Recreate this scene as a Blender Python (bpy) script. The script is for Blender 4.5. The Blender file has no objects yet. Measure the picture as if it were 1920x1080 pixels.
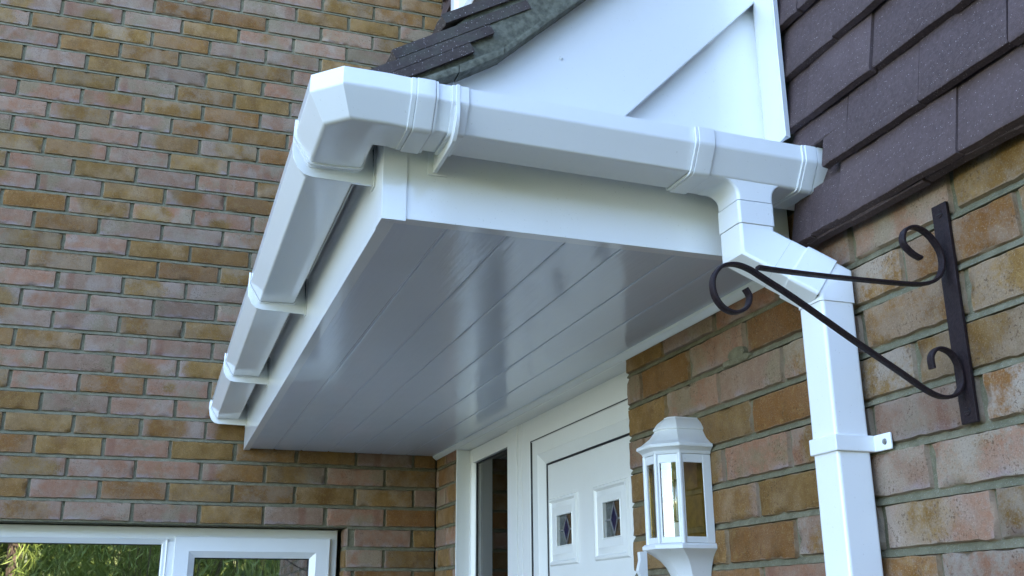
import bpy, bmesh, math, random
from mathutils import Vector, Matrix, noise
R = math.radians
random.seed(7)
scene = bpy.context.scene
col = scene.collection
ZH = 2.1                     # height of the ground floor window head

# ------------------------------------------------------------------ camera
F, YAW, PIT, ROL = 1903.2, 0.3333, 0.3089, -0.0062
CX, CY, CZ = -1.0221, -3.8714, -0.3042 + ZH
fw = Vector((math.cos(PIT)*math.sin(YAW), math.cos(PIT)*math.cos(YAW), math.sin(PIT)))
r0 = Vector((math.cos(YAW), -math.sin(YAW), 0)); u0 = r0.cross(fw)
rt = math.cos(ROL)*r0 + math.sin(ROL)*u0
up = -math.sin(ROL)*r0 + math.cos(ROL)*u0
cam_d = bpy.data.cameras.new('camera'); cam = bpy.data.objects.new('camera', cam_d); col.objects.link(cam)
m = Matrix.Identity(4)
for i in range(3):
    m[i][0] = rt[i]; m[i][1] = up[i]; m[i][2] = -fw[i]
m[0][3], m[1][3], m[2][3] = CX, CY, CZ
cam.matrix_world = m
cam_d.sensor_width = 36; cam_d.lens = F/1920*36; cam_d.clip_end = 500; cam_d.clip_start = .05
scene.camera = cam

# ------------------------------------------------------------------ light
SUN_EL, SUN_AZ = R(34), R(22)            # azimuth measured from +Y towards +X: the sun stands behind the house
w = bpy.data.worlds.new("World"); scene.world = w; w.use_nodes = True
nt = w.node_tree
sky = nt.nodes.new('ShaderNodeTexSky'); sky.sky_type = 'NISHITA'; sky.sun_disc = False
sky.sun_elevation = SUN_EL; sky.sun_rotation = SUN_AZ
sky.air_density = 1.0; sky.dust_density = .6; sky.ozone_density = 4.5
bg = nt.nodes['Background']; bg.inputs[1].default_value = 0.15
nt.links.new(sky.outputs[0], bg.inputs[0])
sd = bpy.data.lights.new('sun', 'SUN'); sd.energy = 4.0; sd.angle = R(.5); sd.color = (1, .95, .87)
so = bpy.data.objects.new('sun', sd); col.objects.link(so)
sdir = Vector((math.sin(SUN_AZ)*math.cos(SUN_EL), math.cos(SUN_AZ)*math.cos(SUN_EL), math.sin(SUN_EL)))
so.rotation_euler = sdir.to_track_quat('Z', 'Y').to_euler(); so.location = (4, 8, 12)
scene.view_settings.view_transform = 'Standard'; scene.view_settings.look = 'None'
scene.view_settings.exposure = 3.4; scene.view_settings.gamma = 1
scene.view_settings.use_white_balance = True; scene.view_settings.white_balance_temperature = 7150; scene.view_settings.white_balance_tint = 17

# ------------------------------------------------------------------ node helper
class NT:
    def __init__(s, name):
        s.m = bpy.data.materials.new(name); s.m.use_nodes = True; s.t = s.m.node_tree
        s.p = s.t.nodes['Principled BSDF']; s.out = s.t.nodes['Material Output']
    def n(s, ty, **kw):
        a = s.t.nodes.new(ty)
        for k, v in kw.items():
            if k in a.inputs.keys(): s.set(a.inputs[k], v)
            else: setattr(a, k, v)
        return a
    def set(s, inp, v):
        if isinstance(v, bpy.types.NodeSocket): s.t.links.new(v, inp)
        elif isinstance(v, bpy.types.Node): s.t.links.new(v.outputs[0], inp)
        else: inp.default_value = v
    def noise(s, scale, detail=3, rough=.5, vec=None, dist=0):
        a = s.n('ShaderNodeTexNoise'); a.inputs['Scale'].default_value = scale
        a.inputs['Detail'].default_value = detail; a.inputs['Roughness'].default_value = rough
        a.inputs['Distortion'].default_value = dist
        s.set(a.inputs['Vector'], vec if vec is not None else s.pos())
        return a.outputs['Fac']
    def pos(s):
        if not hasattr(s, '_pos'): s._pos = s.n('ShaderNodeNewGeometry').outputs['Position']
        return s._pos
    def ramp(s, v, a, b, c0=0., c1=1.):
        r = s.n('ShaderNodeMapRange'); r.interpolation_type = 'SMOOTHSTEP'
        s.set(r.inputs[0], v); s.set(r.inputs[1], a); s.set(r.inputs[2], b); s.set(r.inputs[3], c0); s.set(r.inputs[4], c1)
        return r.outputs[0]
    def math(s, op, a, b=0., c=None):
        r = s.n('ShaderNodeMath'); r.operation = op; s.set(r.inputs[0], a); s.set(r.inputs[1], b)
        if c is not None: s.set(r.inputs[2], c)
        return r.outputs[0]
    def mix(s, f, a, b, blend='MIX'):
        r = s.n('ShaderNodeMix'); r.data_type = 'RGBA'; r.blend_type = blend
        s.set(r.inputs['Factor'], f)
        for k, v in ((6, a), (7, b)):
            if isinstance(v, tuple): v = (*v[:3], 1)
            s.set(r.inputs[k], v)
        return r.outputs[2]
    def bump(s, h, strength=.3, dist=.002, nrm=None):
        b = s.n('ShaderNodeBump'); b.inputs['Strength'].default_value = strength; b.inputs['Distance'].default_value = dist
        s.set(b.inputs['Height'], h)
        if nrm is not None: s.set(b.inputs['Normal'], nrm)
        return b.outputs[0]
    def fin(s, colr=None, rough=None, nrm=None, **kw):
        if colr is not None: s.set(s.p.inputs['Base Color'], (*colr, 1) if isinstance(colr, tuple) else colr)
        if rough is not None: s.set(s.p.inputs['Roughness'], rough)
        if nrm is not None: s.set(s.p.inputs['Normal'], nrm)
        for k, v in kw.items(): s.set(s.p.inputs[k], v)
        return s.m

def mat_brick():
    s = NT('brick')
    at = s.n('ShaderNodeAttribute'); at.attribute_name = 'brick_uv'
    sx = s.n('ShaderNodeSeparateXYZ'); s.set(sx.inputs[0], at.outputs['Vector'])
    u, v, cut = sx.outputs
    ar = s.n('ShaderNodeAttribute'); ar.attribute_name = 'brick_rnd'
    sr = s.n('ShaderNodeSeparateXYZ'); s.set(sr.inputs[0], ar.outputs['Vector'])
    r1, r2, r3 = sr.outputs
    off = s.n('ShaderNodeVectorMath'); off.operation = 'MULTIPLY_ADD'
    s.set(off.inputs[0], ar.outputs['Vector']); off.inputs[1].default_value = (37, 53, 71); s.set(off.inputs[2], s.pos())
    P = off.outputs[0]
    wob = s.noise(16, 4, .6, P)
    wob2 = s.noise(45, 4, .65, P)
    grain = s.noise(420, 3, .7)
    med = s.noise(130, 4, .7, P)
    # ochre field: an ellipse whose centre and size vary brick by brick
    cu = s.math('MULTIPLY_ADD', r2, .5, .25)
    du = s.math('ABSOLUTE', s.math('SUBTRACT', u, cu))
    dv = s.math('MULTIPLY', s.math('ABSOLUTE', s.math('SUBTRACT', v, s.math('MULTIPLY_ADD', r3, .9, .05))), .38)
    d = s.math('ADD', s.math('POWER', s.math('ADD', s.math('MULTIPLY', du, du), s.math('MULTIPLY', dv, dv)), .5), s.math('ADD', s.math('MULTIPLY', s.math('SUBTRACT', wob, .5), .30), s.math('MULTIPLY', s.math('SUBTRACT', med, .5), .22)))
    size = s.ramp(r1, .10, .84, -.16, .95)
    och = s.ramp(d, s.math('ADD', size, -.08), s.math('ADD', size, .09), 1., 0.)
    ochre = s.mix(s.ramp(wob, .3, .7), (.200, .118, .048), (.285, .182, .086))
    ochre = s.mix(s.ramp(s.noise(5.2, 1, .5, ar.outputs['Vector']), .45, .62), ochre, (.225, .115, .052))
    pink = s.mix(s.ramp(s.noise(9.7, 0, .5, ar.outputs['Vector']), .42, .6), (.300, .162, .115), (.262, .175, .138))
    cv = s.n('ShaderNodeCombineXYZ'); s.set(cv.inputs[0], s.math('MULTIPLY', u, 3.6)); s.set(cv.inputs[1], s.math('MULTIPLY', v, .7)); s.set(cv.inputs[2], s.math('MULTIPLY', r1, 83))
    bandn = s.noise(1., 3, .45, cv.outputs[0])
    pink = s.mix(s.ramp(wob2, .35, .85, 0, .7), pink, (.325, .252, .210))
    pink = s.mix(s.ramp(bandn, .50, .72, 0, .75), pink, (.335, .280, .255))
    ochre = s.mix(s.ramp(s.math('ADD', bandn, s.math('MULTIPLY', s.math('SUBTRACT', med, .5), .4)), .50, .74, 0, .6), ochre, (.150, .078, .030))
    ochre = s.mix(s.ramp(wob2, .5, .75, 0, .5), ochre, (.33, .235, .12))
    gr = s.ramp(s.math('ADD', s.noise(6.5, 3, .5, P), s.math('MULTIPLY', s.math('SUBTRACT', med, .5), .3)), .50, .66, 0, .75)
    pink = s.mix(gr, pink, (.225, .190, .128))
    lil = s.math('MULTIPLY', s.ramp(s.math('ADD', v, s.math('MULTIPLY', wob2, .5)), .28, .55, 1., 0.), s.ramp(s.noise(17, 2, .5, P), .42, .6, 0, .8))
    pink = s.mix(lil, pink, (.315, .268, .290))
    base = s.mix(och, pink, ochre)
    # fold bands: a darker or redder stripe across some bricks
    bw = s.ramp(s.math('ABSOLUTE', s.math('SUBTRACT', s.math('ADD', u, s.math('MULTIPLY', wob, .06)), s.math('MULTIPLY_ADD', r3, .8, .1))), .03, .085, 1., 0.)
    bsel = s.ramp(r2, .55, .6)
    base = s.mix(s.math('MULTIPLY', s.math('MULTIPLY', bw, bsel), s.math('MULTIPLY_ADD', och, -.42, .5)), base, (.22, .10, .075))
    # pale lime bloom
    bl = s.math('MULTIPLY', s.ramp(s.noise(8, 5, .6, P), .48, .80), s.ramp(r3, .35, .9, .05, .6))
    base = s.mix(s.ramp(bandn, .38, .24, 0, .45), base, s.mix(1., base, (.62, .52, .48), 'MULTIPLY'))
    base = s.mix(bl, base, (.385, .32, .275))
    wth = s.math('MULTIPLY', cut, s.ramp(s.math('ADD', s.noise(13, 4, .6, P), s.math('MULTIPLY', s.math('SUBTRACT', med, .5), .5)), .36, .62, .0, 1.))
    base = s.mix(wth, base, (.365, .320, .285))
    # burnt specks
    sp = s.math('MULTIPLY', s.ramp(s.noise(230, 2, .6), .57, .64), s.ramp(s.noise(21, 2, .5, P), .46, .64))
    base = s.mix(s.math('MULTIPLY', sp, .65), base, (.085, .052, .035))
    base = s.mix(s.ramp(med, .25, .75, .0, .42), base, s.mix(1., base, (.62, .6, .56), 'MULTIPLY'))
    base = s.mix(s.ramp(grain, .56, .68, 0, .45), base, (.42, .37, .31))
    base = s.mix(s.ramp(grain, .42, .30, 0, .65), base, (.07, .05, .035))
    # broken, paler arrises
    eu = s.math('MINIMUM', u, s.math('SUBTRACT', 1, u)); ev = s.math('MINIMUM', v, s.math('SUBTRACT', 1, v))
    e = s.math('MINIMUM', s.math('MULTIPLY', eu, 3.3), ev)
    base = s.mix(s.math('MULTIPLY', s.ramp(s.math('ADD', e, s.math('MULTIPLY', wob2, .16)), .09, .15, 1., 0.), .6), base, (.34, .29, .235))
    base = s.mix(1., base, (1.02, .94, .845), 'MULTIPLY')
    hsv = s.n('ShaderNodeHueSaturation'); s.set(hsv.inputs['Color'], base); hsv.inputs['Saturation'].default_value = 1.10
    s.set(hsv.inputs['Value'], s.math('MULTIPLY_ADD', s.noise(13.3, 0, .5, ar.outputs['Vector']), .6, .62))
    h = s.math('ADD', s.math('ADD', s.math('MULTIPLY', wob2, .8), s.math('MULTIPLY', med, .7)), s.math('MULTIPLY', grain, .35))
    crack = s.ramp(s.noise(38, 5, .75, P, .6), .485, .5)
    return s.fin(hsv.outputs[0], .92, s.bump(h, .75, .0022), **{'Specular IOR Level': .22})

def mat_mortar():
    s = NT('mortar')
    a = s.noise(35, 5, .65); b = s.noise(400, 3, .7); c = s.noise(5, 3, .5)
    base = s.mix(s.ramp(a, .3, .7), (.128, .112, .068), (.205, .180, .115))
    base = s.mix(s.ramp(c, .4, .65, 0, .5), base, (.125, .118, .070))
    base = s.mix(s.ramp(b, .55, .7, 0, .4), base, (.42, .40, .33))
    return s.fin(base, .95, s.bump(s.math('ADD', a, s.math('MULTIPLY', b, .4)), .9, .003), **{'Specular IOR Level': .2})

def mat_pvc(name='white_pvc', c=(.86, .86, .85), rough=.10, dirt=.0, streak=False):
    s = NT(name)
    n1 = s.noise(7, 4, .6); n2 = s.noise(90, 3, .7)
    base = s.mix(s.ramp(n1, .45, .8, 0, .12 + dirt), c, (c[0]*.80, c[1]*.78, c[2]*.70))
    base = s.mix(s.ramp(s.noise(260, 2, .5), .70, .76, 0, .25 + dirt), base, (.35, .32, .26))
    rg = s.math('MULTIPLY_ADD', n1, .10, rough - .05)
    if streak:
        mp = s.n('ShaderNodeMapping'); s.set(mp.inputs[0], s.pos()); mp.inputs['Scale'].default_value = (120, 5, 1)
        wv = s.noise(1., 3, .6, mp.outputs[0])
        mp2 = s.n('ShaderNodeMapping'); s.set(mp2.inputs[0], s.pos()); mp2.inputs['Scale'].default_value = (11, 5, 1)
        wv2 = s.noise(1., 2, .5, mp2.outputs[0])
        nrm = s.bump(s.math('ADD', s.math('MULTIPLY', wv, .36), s.math('MULTIPLY', wv2, .9)), .7, .0016)
    else:
        nrm = s.bump(s.math('ADD', n1, s.math('MULTIPLY', n2, .02)), .12, .002)
    return s.fin(base, rg, nrm, **{'IOR': 1.5})

def mat_simple(name, c, rough, bump=None, var=.15, metallic=0., scale=60, spec=.5):
    s = NT(name); n = s.noise(scale, 4, .65)
    base = s.mix(s.ramp(n, .3, .7), tuple(x*(1-var) for x in c), tuple(min(1, x*(1+var)) for x in c))
    return s.fin(base, rough, s.bump(n, bump, .002) if bump else None, Metallic=metallic, **{'Specular IOR Level': spec})

def mat_tile(name, c1, c2, fleck=.5, moss=0., fd=.86, fs=430):
    s = NT(name)
    at = s.n('ShaderNodeAttribute'); at.attribute_name = 'brick_rnd'
    n = s.noise(9, 4, .6); f = s.noise(520, 2, .6); g = s.noise(150, 4, .7)
    base = s.mix(s.ramp(n, .3, .7), c1, c2)
    sr = s.n('ShaderNodeSeparateXYZ'); s.set(sr.inputs[0], at.outputs['Vector'])
    base = s.mix(s.ramp(sr.outputs[0], 0, 1, 0, .6), base, tuple(x*.72 for x in c1))
    base = s.mix(s.ramp(g, .35, .7, 0, .35), base, tuple(x*1.5 for x in c2))
    vo = s.n('ShaderNodeTexVoronoi'); vo.inputs['Scale'].default_value = fs; s.set(vo.inputs['Vector'], s.pos())
    sc = s.n('ShaderNodeSeparateXYZ'); s.set(sc.inputs[0], vo.outputs['Color'])
    fl = s.math('MULTIPLY', s.ramp(vo.outputs['Distance'], .10, .36, 1., 0.), s.ramp(sc.outputs[0], fd, fd+.11))
    base = s.mix(s.math('MULTIPLY', fl, fleck), base, (.52, .44, .42))
    if moss:
        base = s.mix(s.math('MULTIPLY', s.ramp(s.noise(26, 5, .7), .45, .62), moss), base, (.11, .115, .085))
    return s.fin(base, .72, s.bump(s.math('ADD', f, s.math('MULTIPLY', g, .8)), .6, .0014), **{'Specular IOR Level': .3})

def mat_glass(name, tint=(1, 1, 1), refl=.22, rough=0., wave=0.):
    s = NT(name); t = s.t
    tr = s.n('ShaderNodeBsdfTransparent'); tr.inputs[0].default_value = (*tint, 1)
    gl = s.n('ShaderNodeBsdfGlossy'); gl.inputs['Roughness'].default_value = rough
    if wave: s.set(gl.inputs['Normal'], s.bump(s.noise(3.5, 1, .4), wave, .01))
    lw = s.n('ShaderNodeFresnel'); lw.inputs[0].default_value = 1.5
    fac = s.math('ADD', lw.outputs[0], refl - .04)
    mx = s.n('ShaderNodeMixShader'); s.set(mx.inputs[0], fac); t.links.new(tr.outputs[0], mx.inputs[1]); t.links.new(gl.outputs[0], mx.inputs[2])
    t.links.new(mx.outputs[0], s.out.inputs[0]); return s.m

def mat_leaf(name, c1, c2):
    s = NT(name)
    oi = s.noise(6, 3, .6); n = s.noise(1.4, 2, .5)
    base = s.mix(s.ramp(oi, .3, .7), c1, c2)
    s.fin(base, .55)
    tl = s.n('ShaderNodeBsdfTranslucent'); s.set(tl.inputs[0], base)
    mx = s.n('ShaderNodeMixShader'); mx.inputs[0].default_value = .35
    s.t.links.new(s.p.outputs[0], mx.inputs[1]); s.t.links.new(tl.outputs[0], mx.inputs[2]); s.t.links.new(mx.outputs[0], s.out.inputs[0])
    return s.m

M = dict(
    brick=mat_brick(), mortar=mat_mortar(),
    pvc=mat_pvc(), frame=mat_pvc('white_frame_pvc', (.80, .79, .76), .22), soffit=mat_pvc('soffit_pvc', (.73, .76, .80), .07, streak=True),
    metalwhite=mat_pvc('white_painted_metal', (.74, .74, .72), .38, .22),
    tile=mat_tile('hung_tile', (.080, .051, .049), (.108, .072, .069), .8),
    rooftile=mat_tile('roof_tile', (.066, .046, .040), (.092, .068, .060), .95, .35, .72, 330),
    bed=mat_simple('verge_mortar', (.150, .146, .112), .95, .9, .35, scale=70, spec=.15),
    iron=mat_simple('black_iron', (.019, .010, .011), .5, .35, .4, scale=220, spec=.28),
    seal=mat_simple('black_seal', (.012, .012, .014), .5),
    glass=mat_glass('window_glass', (.92, .96, .95), .34, 0, .10), dglass=mat_glass('sidelight_glass', (.55, .55, .5), .10),
    lglass=mat_glass('lantern_glass', (.96, .95, .90), .22, .03),
    brass=mat_simple('brass', (.42, .28, .05), .32, None, .2, 1.), screw=mat_simple('screw_steel', (.35, .33, .30), .35, None, .2, 1.),
    plaster=mat_simple('plaster', (.22, .20, .17), .9, .2), blue=mat_simple('blue_glass', (.010, .010, .045), .12),
    leadglass=mat_simple('textured_glass', (.08, .09, .09), .12, .8, .5, scale=90), lead=mat_simple('lead_came', (.34, .34, .36), .35, .2, .2, .6),
    amber=mat_simple('amber_glass', (.09, .055, .030), .2, .3, .3), curtain=mat_simple('net_curtain', (.42, .45, .50), .9, .2, .2, scale=20),
    lead_flash=mat_simple('lead_flashing', (.16, .165, .17), .6, .3),
    grass=mat_simple('grass', (.06, .10, .03), .9, .6, .5, scale=14), paving=mat_simple('paving', (.085, .075, .065), .9, .4, .3, scale=6),
    bark=mat_simple('bark', (.10, .07, .05), .95, .8, .4, scale=30),
    leafA=mat_leaf('conifer_leaf', (.05, .085, .018), (.12, .16, .035)), leafB=mat_leaf('bamboo_leaf', (.13, .20, .035), (.27, .34, .08)),
)

# ------------------------------------------------------------------ mesh helper
class MB:
    def __init__(s): s.v = []; s.f = []; s.uv = []; s.rn = []; s.cu = (0, 0, 0); s.cr = (0, 0, 0)
    def add(s, vs, fs, uv=None, rn=None):
        o = len(s.v); s.v += [tuple(p) for p in vs]; s.f += [tuple(i+o for i in f) for f in fs]
        s.uv += uv if uv else [(.5, .5, 0)]*len(vs); s.rn += [rn or (.5, .5, .5)]*len(vs)
    def box(s, a, b, rn=None):
        x0, y0, z0 = a; x1, y1, z1 = b
        s.add([(x0,y0,z0),(x1,y0,z0),(x1,y1,z0),(x0,y1,z0),(x0,y0,z1),(x1,y0,z1),(x1,y1,z1),(x0,y1,z1)],
              [(0,3,2,1),(4,5,6,7),(0,1,5,4),(1,2,6,5),(2,3,7,6),(3,0,4,7)], rn=rn)
        return s
    def rings(s, rs, cap=True, close=True, rn=None):
        n = len(rs[0]); vs = [p for r in rs for p in r]; fs = []
        for i in range(len(rs)-1):
            for j in range(n if close else n-1):
                k = (j+1) % n; fs.append((i*n+j, i*n+k, (i+1)*n+k, (i+1)*n+j))
        if cap: fs.append(tuple(range(n-1, -1, -1))); fs.append(tuple((len(rs)-1)*n+i for i in range(n)))
        s.add(vs, fs, rn=rn); return s
    def prism(s, poly, f0, f1, rn=None):
        """poly of (a,b); f0/f1 map it to the two end faces"""
        return s.rings([[f0(a, b) for a, b in poly], [f1(a, b) for a, b in poly]], rn=rn)
    def cyl(s, c, axis, r, h, n=16, r2=None):
        c = Vector(c); ax = Vector(axis).normalized(); t = ax.orthogonal().normalized(); b = ax.cross(t)
        r2 = r if r2 is None else r2
        s.rings([[c+(t*math.cos(2*math.pi*i/n)+b*math.sin(2*math.pi*i/n))*rr+ax*hh for i in range(n)] for rr, hh in ((r, 0), (r2, h))]); return s
    def build(s, name, mat, parent=None, base=(0, 0, 0), bevel=0, seg=2, smooth=35, attrs=False, **props):
        bx, by, bz = base
        me = bpy.data.meshes.new(name)
        me.from_pydata([(x-bx, y-by, z-bz) for x, y, z in s.v], [], s.f)
        if attrs:
            a = me.attributes.new('brick_uv', 'FLOAT_VECTOR', 'POINT'); a.data.foreach_set('vector', [c for p in s.uv for c in p])
            a = me.attributes.new('brick_rnd', 'FLOAT_VECTOR', 'POINT'); a.data.foreach_set('vector', [c for p in s.rn for c in p])
        bm = bmesh.new(); bm.from_mesh(me)
        if not attrs: bmesh.ops.recalc_face_normals(bm, faces=bm.faces)
        if bevel:
            ed = [e for e in bm.edges if len(e.link_faces) == 2 and e.calc_face_angle(0) > .4]
            bmesh.ops.bevel(bm, geom=ed, offset=bevel, segments=seg, profile=.6, affect='EDGES', clamp_overlap=True)
        for f in bm.faces: f.smooth = True
        bm.to_mesh(me); bm.free()
        me.set_sharp_from_angle(angle=R(smooth))
        for mm in (mat if isinstance(mat, list) else [mat]): me.materials.append(mm)
        o = bpy.data.objects.new(name, me); col.objects.link(o)
        if not attrs and len(me.polygons) < 4000:
            wn = o.modifiers.new('weighted_normal', 'WEIGHTED_NORMAL'); wn.keep_sharp = True; wn.weight = 100
        if parent: o.parent = parent
        else: o.location = base
        for k, v in props.items(): o[k] = v
        return o
def thing(name, loc, label, cat, group=None):
    o = bpy.data.objects.new(name, None); col.objects.link(o); o.location = loc; o['label'] = label; o['category'] = cat
    o.empty_display_size = .1
    if group: o['group'] = group
    return o
Z = lambda z: z + ZH

# ------------------------------------------------------------------ ground and the garden opposite
g = MB().box((-60, -60, -.3), (60, 60, 0)); g.build('ground', M['grass'], kind='structure')
g = MB().box((-9, -6.2, -.1), (-.02, -.02, .02)); g.build('path', M['paving'], kind='structure')

# ------------------------------------------------------------------ brickwork
def brick(mb, s0, s1, z0, z1, fmap, hi=True, cut=.1):
    """one brick face with ragged rounded arrises; fmap(s, depth, z) -> world, depth into the wall"""
    L, H = s1-s0, z1-z0
    nx, nz = (max(4, int(L/.015)), 5) if hi else (3, 2)
    us = [0, .0028/L] + [(.0028/L)+(1-.0056/L)*i/nx for i in range(1, nx)] + [1-.0028/L, 1]
    vs_ = [0, .0028/H] + [(.0028/H)+(1-.0056/H)*i/nz for i in range(1, nz)] + [1-.0028/H, 1]
    rn = (random.random(), random.random(), random.random())
    seed = rn[0]*91
    tilt = random.uniform(-.0016, .0016); tl2 = random.uniform(-.001, .001); dz = random.uniform(-.0013, .0013); ds = random.uniform(-.0015, .0015)
    wv = random.uniform(-.0012, .0012)
    vs, uv = [], []; nu, nv = len(us), len(vs_)
    for j, v in enumerate(vs_):
        for i, u in enumerate(us):
            s = s0+u*L+ds; z = z0+v*H+dz+(u-.5)*wv
            ring = min(i, nu-1-i, j, nv-1-j)
            n1 = noise.noise((s*55+seed, z*55, seed)); n2 = noise.noise((s*160, z*160+seed, seed))
            d = tilt*(u-.5)*2+tl2*(v-.5)*2 + .0008*n1
            if ring == 0: d += .011
            elif ring == 1: d += .0016
            if ring <= 1 and hi:
                k = .0024*n1+.0015*n2
                if i <= 1 or i >= nu-2: s += k
                if j <= 1 or j >= nv-2: z += k*1.0
                if n1 > .42: d += .004*(n1-.42)*6
            vs.append(fmap(s, d, z)); uv.append((u, v, cut))
    fs = [(j*nu+i, j*nu+i+1, (j+1)*nu+i+1, (j+1)*nu+i) for j in range(nv-1) for i in range(nu-1)]
    mb.add(vs, fs, uv, rn)

wfun = lambda r, s: r*.45
def brick_wall(mb, fmap, s_lo, s_hi, n_lo, n_hi, anchors, pitch, opening, hires, flip=False):
    """n = course index counted from the window head; opening(s0,s1,n) -> list of allowed (s0,s1) pieces"""
    for n in range(n_lo, n_hi):
        a = anchors[n % 2] + random.uniform(-.004, .004)
        k0 = math.floor((s_lo-a)/pitch); s = a+k0*pitch
        joint = .0092
        while s < s_hi:
            p0, p1 = max(s, s_lo), min(s+pitch, s_hi)
            for q0, q1 in opening(p0, p1, n):
                if q1-q0 > .03:
                    jl = joint/2 if q0 > s_lo+1e-6 else 0; jr = joint/2 if q1 < s_hi-1e-6 else 0
                    brick(mb, q0+jl+random.uniform(-.001, .001), q1-jr, n*.075+.0047+ZH, n*.075+.0703+ZH, fmap, hires((q0+q1)/2, n*.075), wfun(random.random(), (q0+q1)/2))
            s += pitch + 0
def clip(p0, p1, holes):
    out = [(p0, p1)]
    for h0, h1 in holes:
        nx = []
        for a, b in out:
            if b <= h0 or a >= h1: nx.append((a, b)); continue
            if a < h0: nx.append((a, h0))
            if b > h1: nx.append((h1, b))
        out = nx
    return out

house = thing('brick_house', (0, 0, 0), 'multi-coloured stock brick house corner with purple-brown tile hanging over the door wall', 'house')
# wall across the back (plane y = 0), window opening x -2.5..-0.345, below the head, sill at -1.2
WX0, WX1, WZ0 = -2.55, -.345, -16
def open2(p0, p1, n): return clip(p0, p1, [(WX0, WX1)]) if WZ0 <= n < 0 else [(p0, p1)]
f2 = lambda s, d, z: (s, d, z)
wb = MB(); brick_wall(wb, f2, -8.0, 0., -28, 52, {0: -.199, 1: -.3122+.2255}, .2255, open2,
                      lambda s, z: s > -1.9 and -.35 < z < 2.6)
# returns of the window opening
for n in range(WZ0, 0):
    fr = lambda s, d, z: (WX1+d-.0005, s, z)
    L_ = .105 if n % 2 else .098
    brick(wb, .004, L_, n*.075+.0047+ZH, n*.075+.0703+ZH, lambda s, d, z: (WX1+d, s, z))
    brick(wb, .004, L_, n*.075+.0047+ZH, n*.075+.0703+ZH, lambda s, d, z: (WX0-d, s, z), False)
w2 = wb.build('wall', M['brick'], house, attrs=True, smooth=60, label='back brick wall with the white window, running left of the canopy')
mm_ = MB()
def slab2(x0, x1, z0, z1, y0=.0088): mm_.box((x0, y0, z0), (x1, .25, z1))
slab2(-8.0, WX0-.006, 0, Z(0)); slab2(WX1+.006, .0, 0, Z(0)); slab2(WX0-.006, WX1+.006, 0, Z(-1.2)); slab2(-8.0, .0, Z(0), Z(3.95))
def struck(fmap, s0, s1, n):
    zj = n*.075+ZH; k = max(2, int((s1-s0)/.05)); rs = []
    for i in range(k+1):
        s_ = s0+(s1-s0)*i/k; a = noise.noise((s_*9, zj*5, 3))*.0009; b = noise.noise((s_*40, zj*7, 8))*.0005
        rs.append([fmap(s_, .0095, zj-.0062), fmap(s_, .0012+a+b, zj-.0062), fmap(s_, .0016+a-b, zj-.0030+b), fmap(s_, .0078+b, zj+.0052), fmap(s_, .0095, zj+.0052)])
    mm_.rings(rs)
for n in range(-27, 52):
    for p0, p1 in (clip(-4.2, -.0005, [(WX0-.006, WX1+.006)]) if WZ0 < n < 0 else [(-4.2, -.0005)]):
        if n != 0: struck(f2, p0, p1, n)
        else: struck(f2, WX1+.008, -.0005, n)
mm_.build('mortar_bed', M['mortar'], w2)
# door wall (plane x = 0), opening y -1.735..-0.28 under z .255
DY0, DY1 = -1.735, -.28
def open1(p0, p1, n): return clip(p0, p1, [(-DY1, -DY0)]) if n < 4 else ([] if n >= 4 and p1 < 2.41 else [(p0, p1)])
f1 = lambda s, d, z: (d, -s, z)      # s = -y
wfun = lambda r, s: .35+r*.65 if s > 2.42 else r*.3
wb = MB(); brick_wall(wb, f1, 0., .28, -28, 4, {0: 2.4815, 1: 2.593}, .2225, lambda a, b, n: [(a, b)], lambda s, z: z > -.45)
for n in range(-28, 4): brick(wb, .004, .055, n*.075+.0047+ZH, n*.075+.0703+ZH, lambda s, d, z: (s, DY1+d, z), True)
wb.build('wall', M['brick'], house, attrs=True, smooth=60, label='narrow brick pier between the inner corner and the sidelight')
wb = MB(); brick_wall(wb, f1, 1.735, 4.8, -28, 5, {0: 2.4815, 1: 2.593}, .2225, open1, lambda s, z: s < 3.4 and z > -.45)
for n in range(-28, 4):              # brick reveals of the door opening
    for yy, sg in ((DY0, 1),):
        brick(wb, .004, .055, n*.075+.0047+ZH, n*.075+.0703+ZH, lambda s, d, z, yy=yy, sg=sg: (s, yy-d*sg, z), True)
# bricks are wound for y=0; mirror winding
w1 = wb.build('wall', M['brick'], house, attrs=True, smooth=60, label='near brick wall with the front door, lantern and downpipe')
mm_ = MB()
def slab1(y0, y1, z0, z1, x0=.0088): mm_.box((x0, y0, z0), (.25, y1, z1))
slab1(-4.8, DY0-.006, 0, Z(.30)); slab1(DY1+.006, -.0, 0, Z(.30)); slab1(-4.8, -1.62, Z(.30), Z(3.95)); slab1(-.42, .25, Z(.30), Z(3.95))
slab1(DY0-.006, DY1+.006, Z(.275), Z(.30)); slab1(-1.62, -.42, Z(.30), Z(1.90)); slab1(-1.62, -.42, Z(3.0), Z(3.95))
for n in range(-27, 5):
    for p0, p1 in (clip(.0005, 4.8, [(-DY1-.006, -DY0+.006)]) if n < 4 else ([(2.43, 4.8)])):
        struck(f1, p0, p1, n)
# smears of thick pointing where bricks were patched
for (yy, zz, wy, hz, dd_) in ((-2.222, .151, .050, .0085, .0035), (-2.228, .163, .030, .013, .0042)):
    rg_ = []
    for sc3, dx_ in ((1.05, .006), (1.0, -dd_*.4), (.8, -dd_), (.4, -dd_-.0006)):
        rg_.append([(dx_, yy+wy*sc3*(1+.22*noise.noise((math.cos(i/18*6.283)*2, math.sin(i/18*6.283)*2, zz*50)))*math.cos(i/18*6.283), Z(zz)+hz*sc3*(1+.35*noise.noise((math.cos(i/18*6.283)*2, math.sin(i/18*6.283)*2, 9)))*math.sin(i/18*6.283)) for i in range(18)])
    mm_.rings(rg_)
mm_.build('mortar_bed', M['mortar'], w1)
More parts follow.
